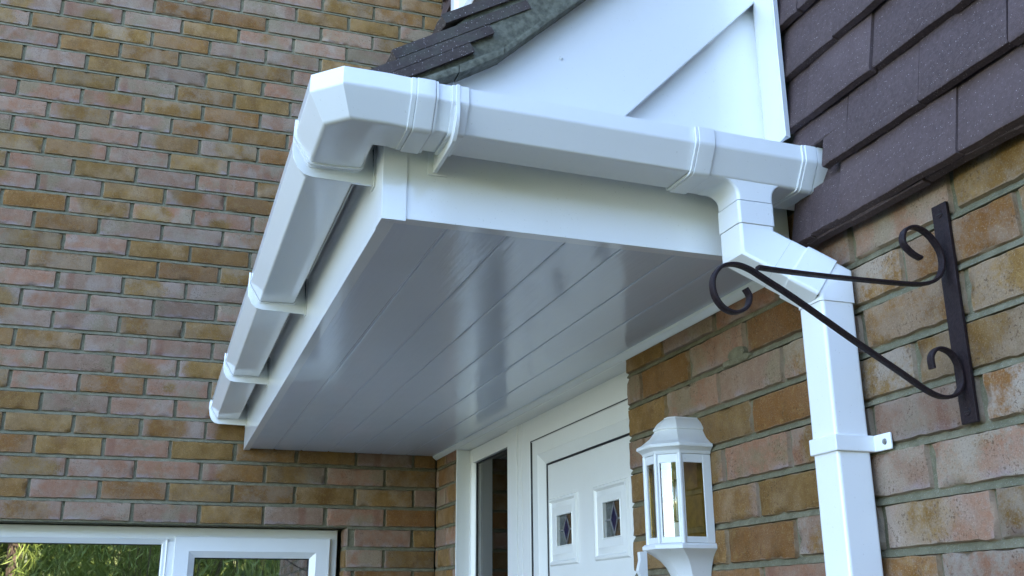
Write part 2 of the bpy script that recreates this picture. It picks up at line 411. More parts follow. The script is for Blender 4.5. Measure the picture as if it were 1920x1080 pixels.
# the rest of the house: closes the volume so that light only enters by the windows
sh = MB()
sh.box((-8.0, 4.0, 0), (6, 4.2, Z(3.95))); sh.box((6, -4.8, 0), (6.2, 4.2, Z(3.95))); sh.box((-8.2, .0, 0), (-8.0, 4.2, Z(3.95)))
sh.box((.25, -4.8, 0), (6, -4.6, Z(3.95))); sh.box((2.2, -4.6, 0), (2.3, 1.5, Z(.7)))
sh.build('wall', M['plaster'], house, label='plain rendered outer walls closing the rear of the house')
rf = MB()
for (x0, x1, y0, y1) in ((-8.4, 6.4, -.25, 4.5),):
    rf.prism([(y0, Z(3.95)), (y1, Z(3.95)), ((y0+y1)/2, Z(5.6))], lambda a, b: (x0, a, b), lambda a, b: (x1, a, b))
rf.prism([(-.25, Z(3.955)), (6.4, Z(3.955)), (3.1, Z(5.55))], lambda a, b: (a, -5.0, b), lambda a, b: (a, 2, b))
rf.build('roof', M['rooftile'], house, attrs=True)

# ------------------------------------------------------------------ tile hanging on the door wall
def tile(mb, p, ax, ay, an, L, W, T, hi=True, rnd=None, rag=.0012):
    """plain tile: p = lower left corner of the back face, ax across, ay up the slope, an outward"""
    rn = rnd or (random.random(), random.random(), random.random())
    nx, ny = (8, 3) if hi else (1, 1)
    us = [i/nx for i in range(nx+1)]; vs_ = [0, .012, .35, 1] if hi else [0, 1]; nu = len(us); nv = len(vs_)
    sd_ = rn[0]*70; top = []; bot = []
    cam_ = random.uniform(.0005, .0022)
    for v in vs_:
        for u in us:
            q = p+ax*(u*W)+ay*(v*L)
            n1 = noise.noise(((u*W)*60+sd_, v*L*60, 0)); n2 = noise.noise(((u*W)*210+sd_, v*L*210, 3))
            edge = v < .02
            if edge and hi: q = q+ay*((n1+.7*n2)*rag*1.3)
            if hi and u in (0, 1): q = q+ax*((n1)*rag*.6)
            camb = cam_*(1-(2*u-1)**2)
            drop = .0022 if v == 0 and hi else 0
            top.append(q+an*(T-drop+camb+n2*.0003)); bot.append(q+an*camb)
    vs = top+bot; N = len(top); fs = []
    for j in range(nv-1):
        for i in range(nu-1):
            a, b, c, d = j*nu+i, j*nu+i+1, (j+1)*nu+i+1, (j+1)*nu+i
            fs.append((a, b, c, d)); fs.append((N+d, N+c, N+b, N+a))
    for i in range(nu-1): fs.append((N+i, N+i+1, i+1, i)); k = (nv-1)*nu; fs.append((k+i, k+i+1, N+k+i+1, N+k+i))
    for j in range(nv-1): fs.append((j*nu, (j+1)*nu, N+(j+1)*nu, N+j*nu)); fs.append((N+j*nu+nu-1, N+(j+1)*nu+nu-1, (j+1)*nu+nu-1, j*nu+nu-1))
    mb.add(vs, fs, [(.5, .5, 0)]*len(vs), rn)
th = MB()
jo = {0: -2.724, 1: -2.668, 2: -2.748, 3: -2.666, 4: -2.752}
ax = Vector((0, -1, 0))
for k in range(-1, 35):
    kk = max(k, 0)
    zb = Z(.279+.1025*kk)
    a = jo.get(k, (-2.750 if k % 2 == 0 else -2.667)) if k >= 0 else jo[0]+.0825
    ay = Vector((.185, 0, 1)).normalized(); an = Vector((-1, 0, .185)).normalized()
    L_ = .265 if k >= 0 else .19
    for i in range(-20, 14):
        y0 = a-.1675*i                     # right joint nearest the wall corner
        y1 = y0-.166
        if y0 > -.01 or y1 < -4.85: continue
        ycut = -.005 if k >= 8 else (-2.602 if k == 1 else (-2.50 if k < 1 else -2.515))
        if y1 > ycut-.012: continue
        WW = .1648
        if y0 > ycut: WW -= y0-ycut; y0 = ycut
        if -1.66 < y0 < -.36 and Z(1.80) < zb < Z(3.0): continue
        hi = (y0 < -2.3 and k < 6)
        x_front = -.034 if k >= 0 else -.0185
        p = Vector((x_front+random.uniform(-.0022, .0022), y0+random.uniform(-.0016, .0016), zb+random.uniform(-.0022, .0022)+(-.0045 if k < 0 else 0)))
        ayj = (ay+Vector((0, random.uniform(-.011, .011), 0))).normalized()
        if k == 0 and y0 > -2.62:
            if y0 > -2.628 > y1:
                tile(th, p+Vector((0, -2.628-y0, 0)), ax, ayj, an, L_, WW-(y0+2.628), .0150, hi)
                tile(th, p, ax, ayj, an, .085, y0+2.628, .0150, hi)
                continue
        tile(th, p, ax, ayj, an, .085 if (k == 0 and y0 > -2.62) else L_, WW+random.uniform(-.0006, .0006), .0150, hi)
tile(th, Vector((-.0243, -2.514, Z(.4325))), ax, ay, an, .19, .1515, .015)
th.build('tile_hanging', M['tile'], house, attrs=True, smooth=40, label='purple-brown hung tiles speckled with white grit')
lb = MB()
lb.box((-.010, -4.8, Z(.30)), (.004, -2.50, Z(.32))); 
for k in range(0, 36): lb.box((-.012, -4.8, Z(.45+.1025*k)), (.004, -.0 if k > 7 else -2.50, Z(.47+.1025*k)))
lb.build('batten', M['bark'], house)

# ------------------------------------------------------------------ frames helper: frame bars with a sloped glazing bead
def bar(mb, p0, p1, prof, out, up_):
    """sweep prof (a along `up_`, b along `out`) from p0 to p1"""
    p0, p1, out, up_ = map(Vector, (p0, p1, out, up_))
    mb.rings([[p0+up_*a+out*b for a, b in prof], [p1+up_*a+out*b for a, b in prof]])
def ring_frame(mb, x0, x1, z0, z1, w_, fm, d0, d1, bead=.018, bd=.012):
    """mitred rectangular frame. outer rect x0..x1,z0..z1, width w_, from depth d0 (front) to d1 (back); bead slopes to the glass"""
    prof = [(0, d1), (0, d0+.003), (.003, d0), (w_-bead, d0), (w_-bead+.002, d0+.002), (w_, d0+bd), (w_, d1)]
    cs = []
    for i, (a, b) in enumerate(prof):
        cs.append([(x0+a, z0+a, b), (x1-a, z0+a, b), (x1-a, z1-a, b), (x0+a, z1-a, b)])
    n = len(prof); vs = []
    for c in range(4):
        for i in range(n): x, z, d = cs[i][c]; vs.append(fm(x, d, z))
    fs = []
    for c in range(4):
        c2 = (c+1) % 4
        for i in range(n):
            j = (i+1) % n; fs.append((c*n+i, c*n+j, c2*n+j, c2*n+i))
    mb.add(vs, fs)

# ------------------------------------------------------------------ ground floor window (in the back wall), frame face at y = .095
fm2 = lambda x, d, z: (x, d, z)
FD = .095
win = MB()
ring_frame(win, WX0+.01, -.357, Z(-1.19), Z(-.004), .052, fm2, FD, FD+.06, .012, .008)
wo = win.build('window', M['frame'], house, label='white casement window reflecting a green garden')
mu = MB(); mu.box((-.985, FD-.002, Z(-1.14)), (-.935, FD+.058, Z(-.055))); mu.build('mullion', M['frame'], wo, bevel=.003)
sa = MB(); ring_frame(sa, -.946, -.386, Z(-1.16), Z(-.036), .074, fm2, FD-.018, FD+.03, .022, .016)
sa.build('sash', M['frame'], wo)
bd_ = MB(); ring_frame(bd_, WX0+.055, -.968, Z(-1.15), Z(-.044), .021, fm2, FD-.006, FD+.03, .018, .014); bd_.build('glazing_bead', M['frame'], wo)
gk = MB()
ring_frame(gk, -.8745, -.4575, Z(-1.09), Z(-.1075), .0045, fm2, FD+.008, FD+.013, .001, .001)
ring_frame(gk, WX0+.0735, -.9865, Z(-1.13), Z(-.0625), .0045, fm2, FD+.010, FD+.015, .001, .001)
gk.build('seal', M['seal'], wo)
for x0, x1, z0, z1 in ((WX0+.07, -.985, Z(-1.13), Z(-.06)), (-.877, -.455, Z(-1.09), Z(-.105))):
    MB().box((x0, FD+.016, z0), (x1, FD+.019, z1)).build('pane', M['glass'], wo)
cl = MB(); cl.box((WX0+.01, FD+.004, Z(-.0035)), (WX1-.012, FD+.05, Z(.003))); 
MB().box((WX0-.02, -.03, Z(-1.225)), (WX1+.02, .16, Z(-1.195))).build('sill', M['frame'], wo, bevel=.004)
MB().box((WX0-.1, .012, Z(.0002)), (WX1+.12, .11, Z(.0045))).build('lintel', M['seal'], house, label='dark steel lintel edge above the white window')
# net curtain behind the casement
cu = MB(); n = 60; rs = []
for zc in (Z(-1.1), Z(-.05)):
    rs.append([(-.71+.34*i/n, .26+.018*math.sin(i*1.05)+.01*math.sin(i*.37+1), zc) for i in range(n+1)])
cu.rings(rs, cap=False, close=False)
cu.build('net_curtain', M['curtain'], None, base=(-.6, .26, Z(-.6)), label='pale net curtain hanging inside the right-hand casement', category='curtain')

# ------------------------------------------------------------------ front door and sidelight, frame face x = .05
fmd = lambda s, d, z: (.05+d, -s, z)      # s=-y, d into the house
do = MB()
ring_frame(do, .292, .80, 0.02, Z(.262), .034, fmd, 0, .06, .012, .012)
sl = do.build('sidelight', M['frame'], house, label='tall clear sidelight in white frame left of the door')
MB().box((.0492, -.735, Z(.2114)), (.062, -.3245, Z(.2605))).build('top_rail', M['frame'], sl, bevel=.002)
gk = MB(); ring_frame(gk, .3255, .80, .06, Z(.2135), .0045, fmd, .0135, .019, .001, .001); gk.build('seal', M['seal'], sl)
MB().box((.068, -.78, .06), (.072, -.322, Z(.214))).build('pane', M['dglass'], sl)
dd = MB(); ring_frame(dd, .862, 1.76, 0.02, Z(.268), .0765, fmd, -.001, .06, .004, .003)
dob = dd.build('front_door', M['frame'], house, label='white panelled front door with two small blue diamond lights')
mc = MB(); mc.box((.0440, -.824, .02), (.056, -.733, Z(.2655))); mc.box((.0475, -.8615, .02), (.056, -.8245, Z(.2655))); mc.build('mullion_cover', M['frame'], dob, bevel=.003)
ib = MB(); ring_frame(ib, .9405, 1.70, .09, Z(.1945), .077, fmd, .004, .03, .03, .016); ib.build('frame_bead', M['frame'], dob)
gp = MB(); ring_frame(gp, 1.0165, 1.624, .16, Z(.1185), .006, fmd, .0205, .026, .001, .001)
ring_frame(gp, .935, 1.71, .08, Z(.200), .0065, fmd, -.0005, .03, .001, .001); gp.build('seal', M['seal'], dob)
# leaf with raised mouldings and glazed lights
lf = MB()
holes = [(1.100, 1.215, Z(-.128), Z(-.0413)), (1.4255, 1.532, Z(-.127), Z(-.037))]
def leaf_sheet(mb, s0, s1, z0, z1, d, hs):
    ss = sorted({s0, s1, *[h[0] for h in hs], *[h[1] for h in hs]}); zs_ = sorted({z0, z1, *[h[2] for h in hs], *[h[3] for h in hs]})
    for i in range(len(ss)-1):
        for j in range(len(zs_)-1):
            cs, cz = (ss[i]+ss[i+1])/2, (zs_[j]+zs_[j+1])/2
            if any(h[0] < cs < h[1] and h[2] < cz < h[3] for h in hs): continue
            mb.add([fmd(ss[i], d, zs_[j]), fmd(ss[i+1], d, zs_[j]), fmd(ss[i+1], d, zs_[j+1]), fmd(ss[i], d, zs_[j+1])], [(0, 1, 2, 3)])
PAN = [(1.036, 1.2475, Z(-.1803), Z(.0114)), (1.362, 1.5735, Z(-.1803), Z(.0114))]
leaf_sheet(lf, 1.0175, 1.622, .162, Z(.117), .024, [(a+.015, b-.015, c+.015, d-.015) for a, b, c, d in PAN])
def moulding(mb, s0, s1, z0, z1):
    prof = [(0, .0238), (.004, .0175), (.010, .0165), (.013, .0215), (.016, .0238)]
    n = len(prof); vs = []
    for c in range(4):
        for a, b in prof:
            x = s0+a if c in (0, 3) else s1-a; z = z0+a if c in (0, 1) else z1-a; vs.append(fmd(x, b, z))
    fs = [(c*n+i, c*n+i+1, ((c+1) % 4)*n+i+1, ((c+1) % 4)*n+i) for c in range(4) for i in range(n-1)]
    mb.add(vs, fs)
def field(mb, s0, s1, z0, z1, hs, d=.018):
    prof = [(0, .0238), (.016, d)]
    vs = []
    for c in range(4):
        for a, b in prof:
            x = s0+a if c in (0, 3) else s1-a; z = z0+a if c in (0, 1) else z1-a; vs.append(fmd(x, b, z))
    mb.add(vs, [(c*2, c*2+1, ((c+1) % 4)*2+1, ((c+1) % 4)*2) for c in range(4)])
    leaf_sheet(mb, s0+.016, s1-.016, z0+.016, z1-.016, d, hs)
for (s0, s1, z0, z1), h in zip(PAN, holes):
    moulding(lf, s0, s1, z0, z1)
    field(lf, s0+.015, s1-.015, z0+.015, z1-.015, [h])
    ring_frame(lf, h[0]-.004, h[1]+.004, h[2]-.004, h[3]+.004, .005, fmd, .0165, .03, .001, .001)
for zz in (.35, .95): moulding(lf, 1.036, 1.2475, zz, zz+.45); moulding(lf, 1.362, 1.5735, zz, zz+.45)
lf.build('door_leaf', M['frame'], dob)
for h in holes:
    s0, s1, z0, z1 = h; cs, cz = (s0+s1)/2, (z0+z1)/2; dw, dh = (s1-s0)*.20, (z1-z0)*.43
    mp = MB(); mp.add([fmd(s0, .0275, z0), fmd(cs, .0275, z0), fmd(cs, .0275, z1), fmd(s0, .0275, z1)], [(0, 1, 2, 3)])
    lt = mp.build('door_light', M['leadglass'], dob, label='small leaded light with a blue diamond')
    mp = MB(); mp.add([fmd(cs, .0275, z0), fmd(s1, .0275, z0), fmd(s1, .0275, z1), fmd(cs, .0275, z1)], [(0, 1, 2, 3)]); mp.build('amber_pane', M['amber'], lt)
    dia = [(cs-dw, cz), (cs, cz-dh), (cs+dw, cz), (cs, cz+dh)]
    mp = MB(); mp.prism(dia, lambda a, b: fmd(a, .0262, b), lambda a, b: fmd(a, .0272, b)); mp.build('diamond_pane', M['blue'], lt)
    ld = MB()
    def came(a, b, w_=.0022):
        a = Vector(a); b = Vector(b); t = (b-a).normalized(); nn = Vector((-t.y, t.x))*w_
        ld.prism([tuple(a+nn), tuple(b+nn), tuple(b-nn), tuple(a-nn)], lambda p, q: fmd(p, .0245, q), lambda p, q: fmd(p, .0265, q))
    for i in range(4): came(dia[i], dia[(i+1) % 4])
    came((s0, cz), dia[0]); came(dia[2], (s1, cz)); came((cs, z0), dia[1]); came(dia[3], (cs, z1))
    ld.build('came', M['lead'], lt)
MB().box((-.006, DY0+.004, Z(.2625)), (.058, -.272, Z(.2775))).build('head_trim', M['frame'], dob, bevel=.003)
MB().box((.0, -.294, .02), (.052, -.2835, Z(.262))).build('reveal_trim', M['frame'], dob, bevel=.002)
# upstairs window above the canopy roof
uw = MB(); fmu = lambda s, d, z: (-.085+d, -s, z)
ring_frame(uw, .43, 1.62, Z(1.86), Z(3.0), .07, fmu, 0, .20, .02, .015)
uo = uw.build('window', M['frame'], house, label='white upstairs window just showing above the canopy roof')
MB().box((-.03, -1.56, Z(1.92)), (-.027, -.49, Z(2.94))).build('pane', M['glass'], uo)
MB().box((-.085, -1.05, Z(1.92)), (-.04, -.99, Z(2.94))).build('mullion', M['frame'], uo, bevel=.003)

# ------------------------------------------------------------------ porch canopy
CL, CD = .7358, 2.445
CB = (-.37, -1.2, Z(.27))
can = thing('porch_canopy', CB, 'white plastic-clad porch canopy with tiled lean-to roof over the front door', 'canopy')
def cb(mb, name, mat, **k): return mb.build(name, mat, can, CB, **k)
# soffit boards: one lining with open V joints
so_ = MB(); xs = [-.715]; seams = [-.6235, -.5225, -.4215, -.3205, -.2195, -.1185]
pts = [(-.722, .278)]
for sx_ in seams: pts += [(sx_-.0052, .278), (sx_-.0026, .2804), (sx_+.0010, .2804), (sx_+.0018, .2790), (sx_+.0068, .278)]
pts += [(-.002, .278)]
top_ = [(-.002, .292), (-.722, .292)]
so_.prism(pts+top_, lambda a, b: (a, -CD+.008, Z(b)), lambda a, b: (a, -.003, Z(b)))
cb(so_, 'soffit', M['soffit'], smooth=20)
fb = MB(); # left fascia with bottom lip
fb.prism([(-CL, .455), (-CL, .271), (-CL+.022, .271), (-CL+.022, .2775), (-CL+.010, .2775), (-CL+.010, .455)], lambda a, b: (a, -CD+.012, Z(b)), lambda a, b: (a, -.002, Z(b)))
cb(fb, 'fascia', M['pvc'], bevel=.0014, label='long side fascia behind the receding gutter')
fb = MB()
fb.prism([(0, .47), (0, .272), (.024, .272), (.024, .2775), (.010, .2775), (.010, .47)], lambda a, b: (-CL+.012, -CD+a, Z(b)), lambda a, b: (-.078, -CD+a, Z(b)))
cb(fb, 'fascia', M['pvc'], bevel=.0014, label='front fascia under the short gutter')
ct = MB()
ct.prism([(-CL-.003, -CD-.003), (-.7005, -CD-.003), (-.7005, -CD-.0002), (-CL-.0002, -CD-.0002), (-CL-.0002, -CD+.045), (-CL-.003, -CD+.045)],
         lambda a, b: (a, b, Z(.2675)), lambda a, b: (a, b, Z(.45)))
cb(ct, 'corner_trim', M['pvc'], bevel=.0008)
tr = MB(); tr.prism([(-.0005, .262), (-.005, .264), (-.015, .2725), (-.0165, .2778), (-.0005, .2778)], lambda a, b: (a, -CD+.028, Z(b)), lambda a, b: (a, -.003, Z(b)))
cb(tr, 'wall_trim', M['pvc'], bevel=.001)
# short return of the front fascia against the tiles
MB_ = MB(); MB_.box((-.0775, -CD, Z(.272)), (-.010, -CD+.010, Z(.47))); cb(MB_, 'fascia_end', M['pvc'], bevel=.001)
# gable infill, bargeboard, upstand trim
gi = MB(); gi.prism([(-.69, .45), (-.002, .45), (-.002, 1.06), (-.55, .56), (-.69, .48)], lambda a, b: (a, -CD+.012, Z(b)), lambda a, b: (a, -CD+.020, Z(b)))
cb(gi, 'gable_panel', M['pvc'])
bb = MB(); bb.prism([(-.70, .465), (-.362, .465), (-.3235, .5037), (-.003, .8283), (-.003, 1.085), (-.545, .5905), (-.69, .5)], lambda a, b: (a, -CD-.012, Z(b)), lambda a, b: (a, -CD+.006, Z(b)))
cb(bb, 'bargeboard', M['pvc'], bevel=.003, seg=3)
bs = MB(); bs.prism([(-.668, .490), (-.640, .5125), (-.552, .5895), (-.552, .62), (-.69, .52)], lambda a, b: (a, -CD-.0145, Z(b)), lambda a, b: (a, -CD-.0122, Z(b)))
cb(bs, 'bargeboard_cap', M['pvc'], bevel=.0008)
ut = MB()
tp = [(-.034, -2.4325), (-.0385, -2.4375), (-.0430, -2.4450), (-.0470, -2.4550), (-.0505, -2.4680), (-.0535, -2.4840), (-.0560, -2.5020), (-.0585, -2.5205), (-.0603, -2.530), (-.0622, -2.5335), (-.0612, -2.5350), (-.0500, -2.5315), (-.0520, -2.520), (-.0530, -2.5020), (-.0505, -2.4840), (-.0475, -2.4690), (-.0440, -2.4560), (-.0400, -2.4465), (-.0350, -2.4390), (-.029, -2.4330)]
ut.prism(tp, lambda a, b: (a, b, Z(.470)), lambda a, b: (a, b, Z(1.12)))
cb(ut, 'upstand_trim', M['pvc'], smooth=24)
sc_ = MB(); sc_.cyl((-.442, -CD-.012, Z(.592)), (0, -1, 0), .0042, .004, 12, .002); cb(sc_, 'pin_cap', M['pvc'])
# roof tiles: rows of plain tiles, the end of each row showing on the verge
rt_ = MB(); pit = R(31.3)
ay = Vector((math.cos(pit), 0, math.sin(pit))); an = Vector((-math.sin(pit), 0, math.cos(pit)))
ax = Vector((0, 1, 0))
rows = [(-.8005, .4605, .265)] + [(-.7315+.0743*i, .5225+.0775*i, .265) for i in range(0, 10)]
rows = [(-.7700, .4560, .19)] + rows
VY = -2.492
for ri, (x, z, L_) in enumerate(rows):
    start = VY - (.003 if ri % 2 else -.001)
    j = 0; y = start+random.uniform(-.004, .003)
    while y < -.02:
        Wt = .165 if not (j == 0 and ri % 2) else .2475 if False else (.0825 if (j == 0 and ri % 2) else .165)
        Wt = min(Wt, -.004-y)
        if Wt < .02: break
        LL = min(L_, (-.004-x)/math.cos(pit))
        p = Vector((x+random.uniform(-.003, .003), y, Z(z)+random.uniform(-.002, .002)))
        t_ = tile; 
        # winding: ax=+Y, ay up slope, an outward is left-handed; mirror by swapping
        tile(rt_, p+ax*Wt-an*.0015, -ax, ay, an, LL, Wt-.0015, .0165, j == 0, rag=.0035)
        y += Wt; j += 1
cb(rt_, 'roof_tiles', M['rooftile'], attrs=True, smooth=40)
# mortar bedding in the verge and the undercloak slab under it, both ragged
def slab_poly(upper, lower, y0, y1, mat, name, jag=.003, nseg=60):
    mb = MB()
    def interp(pl, t):
        x = pl[0][0]+(pl[-1][0]-pl[0][0])*t
        for (a, b), (c, d) in zip(pl, pl[1:]):
            if a <= x <= c: return x, b+(d-b)*(x-a)/(c-a)
        return pl[-1]
    rs = []
    for i in range(nseg+1):
        t = i/nseg; xu, zu = interp(upper, t); xl, zl = interp(lower, t)
        j1 = noise.noise((xu*70, 1, 7))*jag*.6; j2 = noise.noise((xl*90, 5, 2))*jag*.6; j3 = noise.noise((xl*60, 9, 2))*jag
        rs.append([(xu, y0+abs(j1)*.7, Z(zu+j1*.5)), ((xu+xl)/2, y0-.001+j3*.8, Z((zu+zl)/2)), (xl, y0+j2*.5, Z(zl+j2)), (xl, y1, Z(zl+j2)), (xu, y1, Z(zu+j1*.5))])
    mb.rings(rs); cb(mb, name, mat, smooth=50)
slab_poly([(-.745, .487), (-.003, 1.262)], [(-.745, .466), (-.632, .527), (-.556, .5735), (-.003, 1.103)], -2.4835, -2.40, M['bed'], 'verge_mortar', .004, 110)
slab_poly([(-.742, .4645), (-.632, .5262), (-.6315, .5262)], [(-.742, .4520), (-.634, .5125), (-.6315, .5135)], -2.4905, -2.40, M['bed'], 'undercloak', .0016, 20)
slab_poly([(-.6300, .5275), (-.5565, .5722), (-.5555, .5728)], [(-.6300, .5125), (-.5565, .5590), (-.5555, .5598)], -2.4915, -2.40, M['bed'], 'undercloak', .0016, 20)
slab_poly([(-.5540, .5745), (-.28, .837)], [(-.5540, .5625), (-.28, .823)], -2.490, -2.40, M['bed'], 'undercloak', .0016, 40)
slab_poly([(-.2790, .838), (-.003, 1.102)], [(-.2790, .824), (-.003, 1.088)], -2.4915, -2.40, M['bed'], 'undercloak', .0016, 40)
dk = MB(); dk.prism([(-.76, .447), (-.735, .447), (-.004, 1.085), (-.004, 1.098), (-.745, .462)], lambda a, b: (a, -2.40, Z(b)), lambda a, b: (a, -.004, Z(b))); cb(dk, 'roof_deck', M['bark'])
fl_ = MB(); fl_.prism([(-.09, 1.135), (-.012, 1.225), (-.012, 1.30), (-.009, 1.30), (-.009, 1.222), (-.088, 1.130)], lambda a, b: (a, -2.49, Z(b)), lambda a, b: (a, -.004, Z(b))); cb(fl_, 'flashing', M['lead_flash'])

# ------------------------------------------------------------------ gutter
GB = (-.80, -2.43, Z(.377))
gut = thing('rain_gutter', GB, 'white square-section gutter turning the canopy corner, with brackets, union and stop end', 'gutter')
def gb(mb, name, **k): return mb.build(name, k.pop('mat', M['pvc']), gut, GB, **k)
def fillet(pts, rads, n=4):
    out = []
    for i, p in enumerate(pts):
        r = rads[i]
        if r == 0 or i in (0, len(pts)-1): out.append(p); continue
        p = Vector(p); a = (Vector(pts[i-1])-p); b = (Vector(pts[i+1])-p)
        la, lb_ = min(r, a.length*.45), min(r, b.length*.45)
        A = p+a.normalized()*la; B = p+b.normalized()*lb_
        for k in range(n+1):
            t = k/n; out.append(tuple(A*(1-t)**2+p*2*t*(1-t)+B*t*t))
    return out
def offset(pl, d):
    out = []
    for i, p in enumerate(pl):
        p = Vector(p); a = Vector(pl[max(i-1, 0)]); b = Vector(pl[min(i+1, len(pl)-1)])
        t = (b-a).normalized(); out.append(tuple(p+Vector((-t.y, t.x))*-d))
    return out
PR = fillet([(.0075, .441), (.0120, .417), (.0280, .378), (.1050, .376), (.1290, .4165), (.1280, .4425)], [0, .004, .004, .0035, .003, 0])
# going from the back down and forward: right-hand normal points outward
def channel(d_out, d_in):
    o = offset(PR, d_out); i = offset(PR, d_in); return o+i[::-1]
fall = lambda x: -.011*(x+.83)/.8
mL = lambda y: (lambda u, z: (-CL-u, y, Z(z)))
mF = lambda x: (lambda u, z: (x, -CD-u, Z(z+fall(x))))
def sweep(poly, maps): return [[mp(u, z) for u, z in poly] for mp in maps]
mb = MB(); mb.rings(sweep(channel(0, -.0024), [mL(-.012), mL(-2.395)])); gb(mb, 'channel', smooth=22)
mb = MB(); mb.rings(sweep(channel(0, -.0024), [mF(-.715), mF(-.235)])); gb(mb, 'channel', smooth=22)
def cc(u): return max(.004, .004+.036*(u-.028)/.1)
mV1 = lambda u, z: (-CL-u, -CD-u+cc(u), Z(z)); mV2 = lambda u, z: (-CL-u+cc(u), -CD-u, Z(z))
# moulded 90 degree angle
mb = MB(); pc = channel(.0032, .0004)
def cap_hi(poly): return poly
ms = [mL(-2.385), mL(-2.425), (lambda u, z: (-CL-u, -CD+.004-u*.22, Z(z))), mV1, mV2, (lambda u, z: (-CL+.004-u*.22, -CD-u, Z(z))), mF(-.735), mF(-.718)]
mb.rings(sweep(pc, ms)); gb(mb, 'angle', bevel=.0012, smooth=28)
# socket rims of the angle, of the outlet and the stop end
def rim(mk, a, b, d=.0068, name='union_rim', e=.0012):
    mb = MB(); p0 = channel(d-e, .001); p1 = channel(d, .001)
    mb.rings([[mk(a)(u, z) for u, z in p0], [mk(a+(b-a)*.06)(u, z) for u, z in p1], [mk(a+(b-a)*.94)(u, z) for u, z in p1], [mk(b)(u, z) for u, z in p0]])
    return gb(mb, name, smooth=40)
rim(mF, -.7265, -.7195, .0050); rim(mF, -.7185, -.690, .0066); rim(mF, -.6893, -.686, .0048)
rim(mL, -2.386, -2.3775, .0060)
# running outlet body
mb = MB(); mb.rings(sweep(channel(.0030, .0004), [mF(-.238), mF(-.04)])); gb(mb, 'outlet_body', smooth=28)
rim(mF, -.2620, -.2575, .0050); rim(mF, -.2570, -.2275, .0066)
rim(mF, -.0640, -.0595, .0055); rim(mF, -.0590, -.0360, .0066)
mb = MB(); p_ = offset(PR, .0062); mb.rings([[mF(-.0352)(u, z) for u, z in offset(PR, .0048)], [mF(-.0335)(u, z) for u, z in p_], [mF(-.0130)(u, z) for u, z in p_], [mF(-.0100)(u, z) for u, z in offset(PR, .0035)]])
gb(mb, 'stop_end', smooth=40)
mb = MB(); mb.rings([[mL(-.0130)(u, z) for u, z in p_], [mL(-.0030)(u, z) for u, z in p_]]); gb(mb, 'stop_end', smooth=40)
# outlet neck: flares from the channel floor into the square socket
PX0, PX1, PY0, PY1 = -.1755, -.1105, -2.550, -2.485
def rr(x0, x1, y0, y1, z, r=.006, n=3):
    out = []
    for cx_, cy_, a0 in ((x1-r, y1-r, 0), (x0+r, y1-r, 90), (x0+r, y0+r, 180), (x1-r, y0+r, 270)):
        for k in range(n+1):
            a = R(a0+90*k/n); out.append((cx_+r*math.cos(a), cy_+r*math.sin(a), Z(z) if not callable(z) else Z(z(cx_+r*math.cos(a)))))
    return out
nk = MB(); rs = []
for t in (0, .05, .1, .17, .25, .35, .5, .65, .8, 1.):
    e_ = max(0, 1-math.sqrt(max(0, 1-(1-min(1, t/.8))**2))) if t < .8 else 0; rs.append(rr(PX0-.030*e_-.001, PX1+.026*e_+.001, PY0-.0015, PY1+.012*e_, .3660-.0335*t))
rs.append(rr(PX0-.001, PX1+.001, PY0-.0015, PY1+.001, .3315)); nk.rings(rs); gb(nk, 'outlet_neck', smooth=40)
# gutter brackets
def bracket(mk, pos, w_=.022, web=.0065, sgn=1):
    mb = MB()
    strap = offset(PR, .0034)
    # strap around the channel
    a = channel(.0034, .0008); mb.rings([[mk(pos-w_/2)(u, z) for u, z in a], [mk(pos+w_/2)(u, z) for u, z in a]])
    st_ = offset(PR, .003)
    out = [(.1325, .4445), (.1335, .400), (.131, .386), (.124, .371), (.113, .3605), (.10, .3575), (.0, .3560), (.0, .437), (.006, .438)]
    poly = st_+out
    mb.rings([[mk(pos-sgn*.001)(u, z) for u, z in poly], [mk(pos-sgn*(.001+web))(u, z) for u, z in poly]])
    mb.box(*sorted_box(mk(pos-w_*.6)(.0002, .352), mk(pos+w_*.6)(.0028, .442)))
    return gb(mb, 'bracket', bevel=.0006, seg=1, smooth=40)
def sorted_box(a, b): return tuple(min(p, q) for p, q in zip(a, b)), tuple(max(p, q) for p, q in zip(a, b))
for y in (-2.357, -1.575, -.774, -.032): bracket(mL, y)
bracket(mF, -.652, .026, .006, 1)

# ------------------------------------------------------------------ downpipe
DB = (-.04, -2.57, 0)
dp = thing('downpipe', DB, 'white square downpipe offset from the gutter outlet back to the brick wall', 'downpipe')
def db(mb, name, **k): return mb.build(name, k.pop('mat', M['pvc']), dp, DB, **k)
LX0, LX1, LY0, LY1 = -.0715, -.009, -2.600, -2.536
K = .72
mb = MB(); e = .0016; mb.rings([rr(PX0-e, PX1+e, PY0-e, PY1+e, .3305), rr(PX0-e, PX1+e, PY0-e, PY1+e, .2915)]); db(mb, 'socket', bevel=.0006, seg=1, smooth=40)
zu = lambda x: .262+K*(x+.143); zl = lambda x: .188+K*(x+.040)
cxu, cyu, cxl, cyl_ = -.143, -2.5175, -.04, -2.568
def dia_ring(t, e=0):
    """square ring part way down the diagonal leg"""
    cx_ = cxu+(cxl-cxu)*t; cy_ = cyu+(cyl_-cyu)*t; zc = .262+(.188-.262)*t; h = .0325+e
    return [(x, y, Z(zc+K*(x-PXc)+0)) for (x, y, z) in rr(cx_-h, cx_+h, cy_-h, cy_+h, 0) for PXc in (cx_,)]
def upright_ring(cx_, cy_, z, e=0): h = .0325+e; return rr(cx_-h, cx_+h, cy_-h, cy_+h, z)
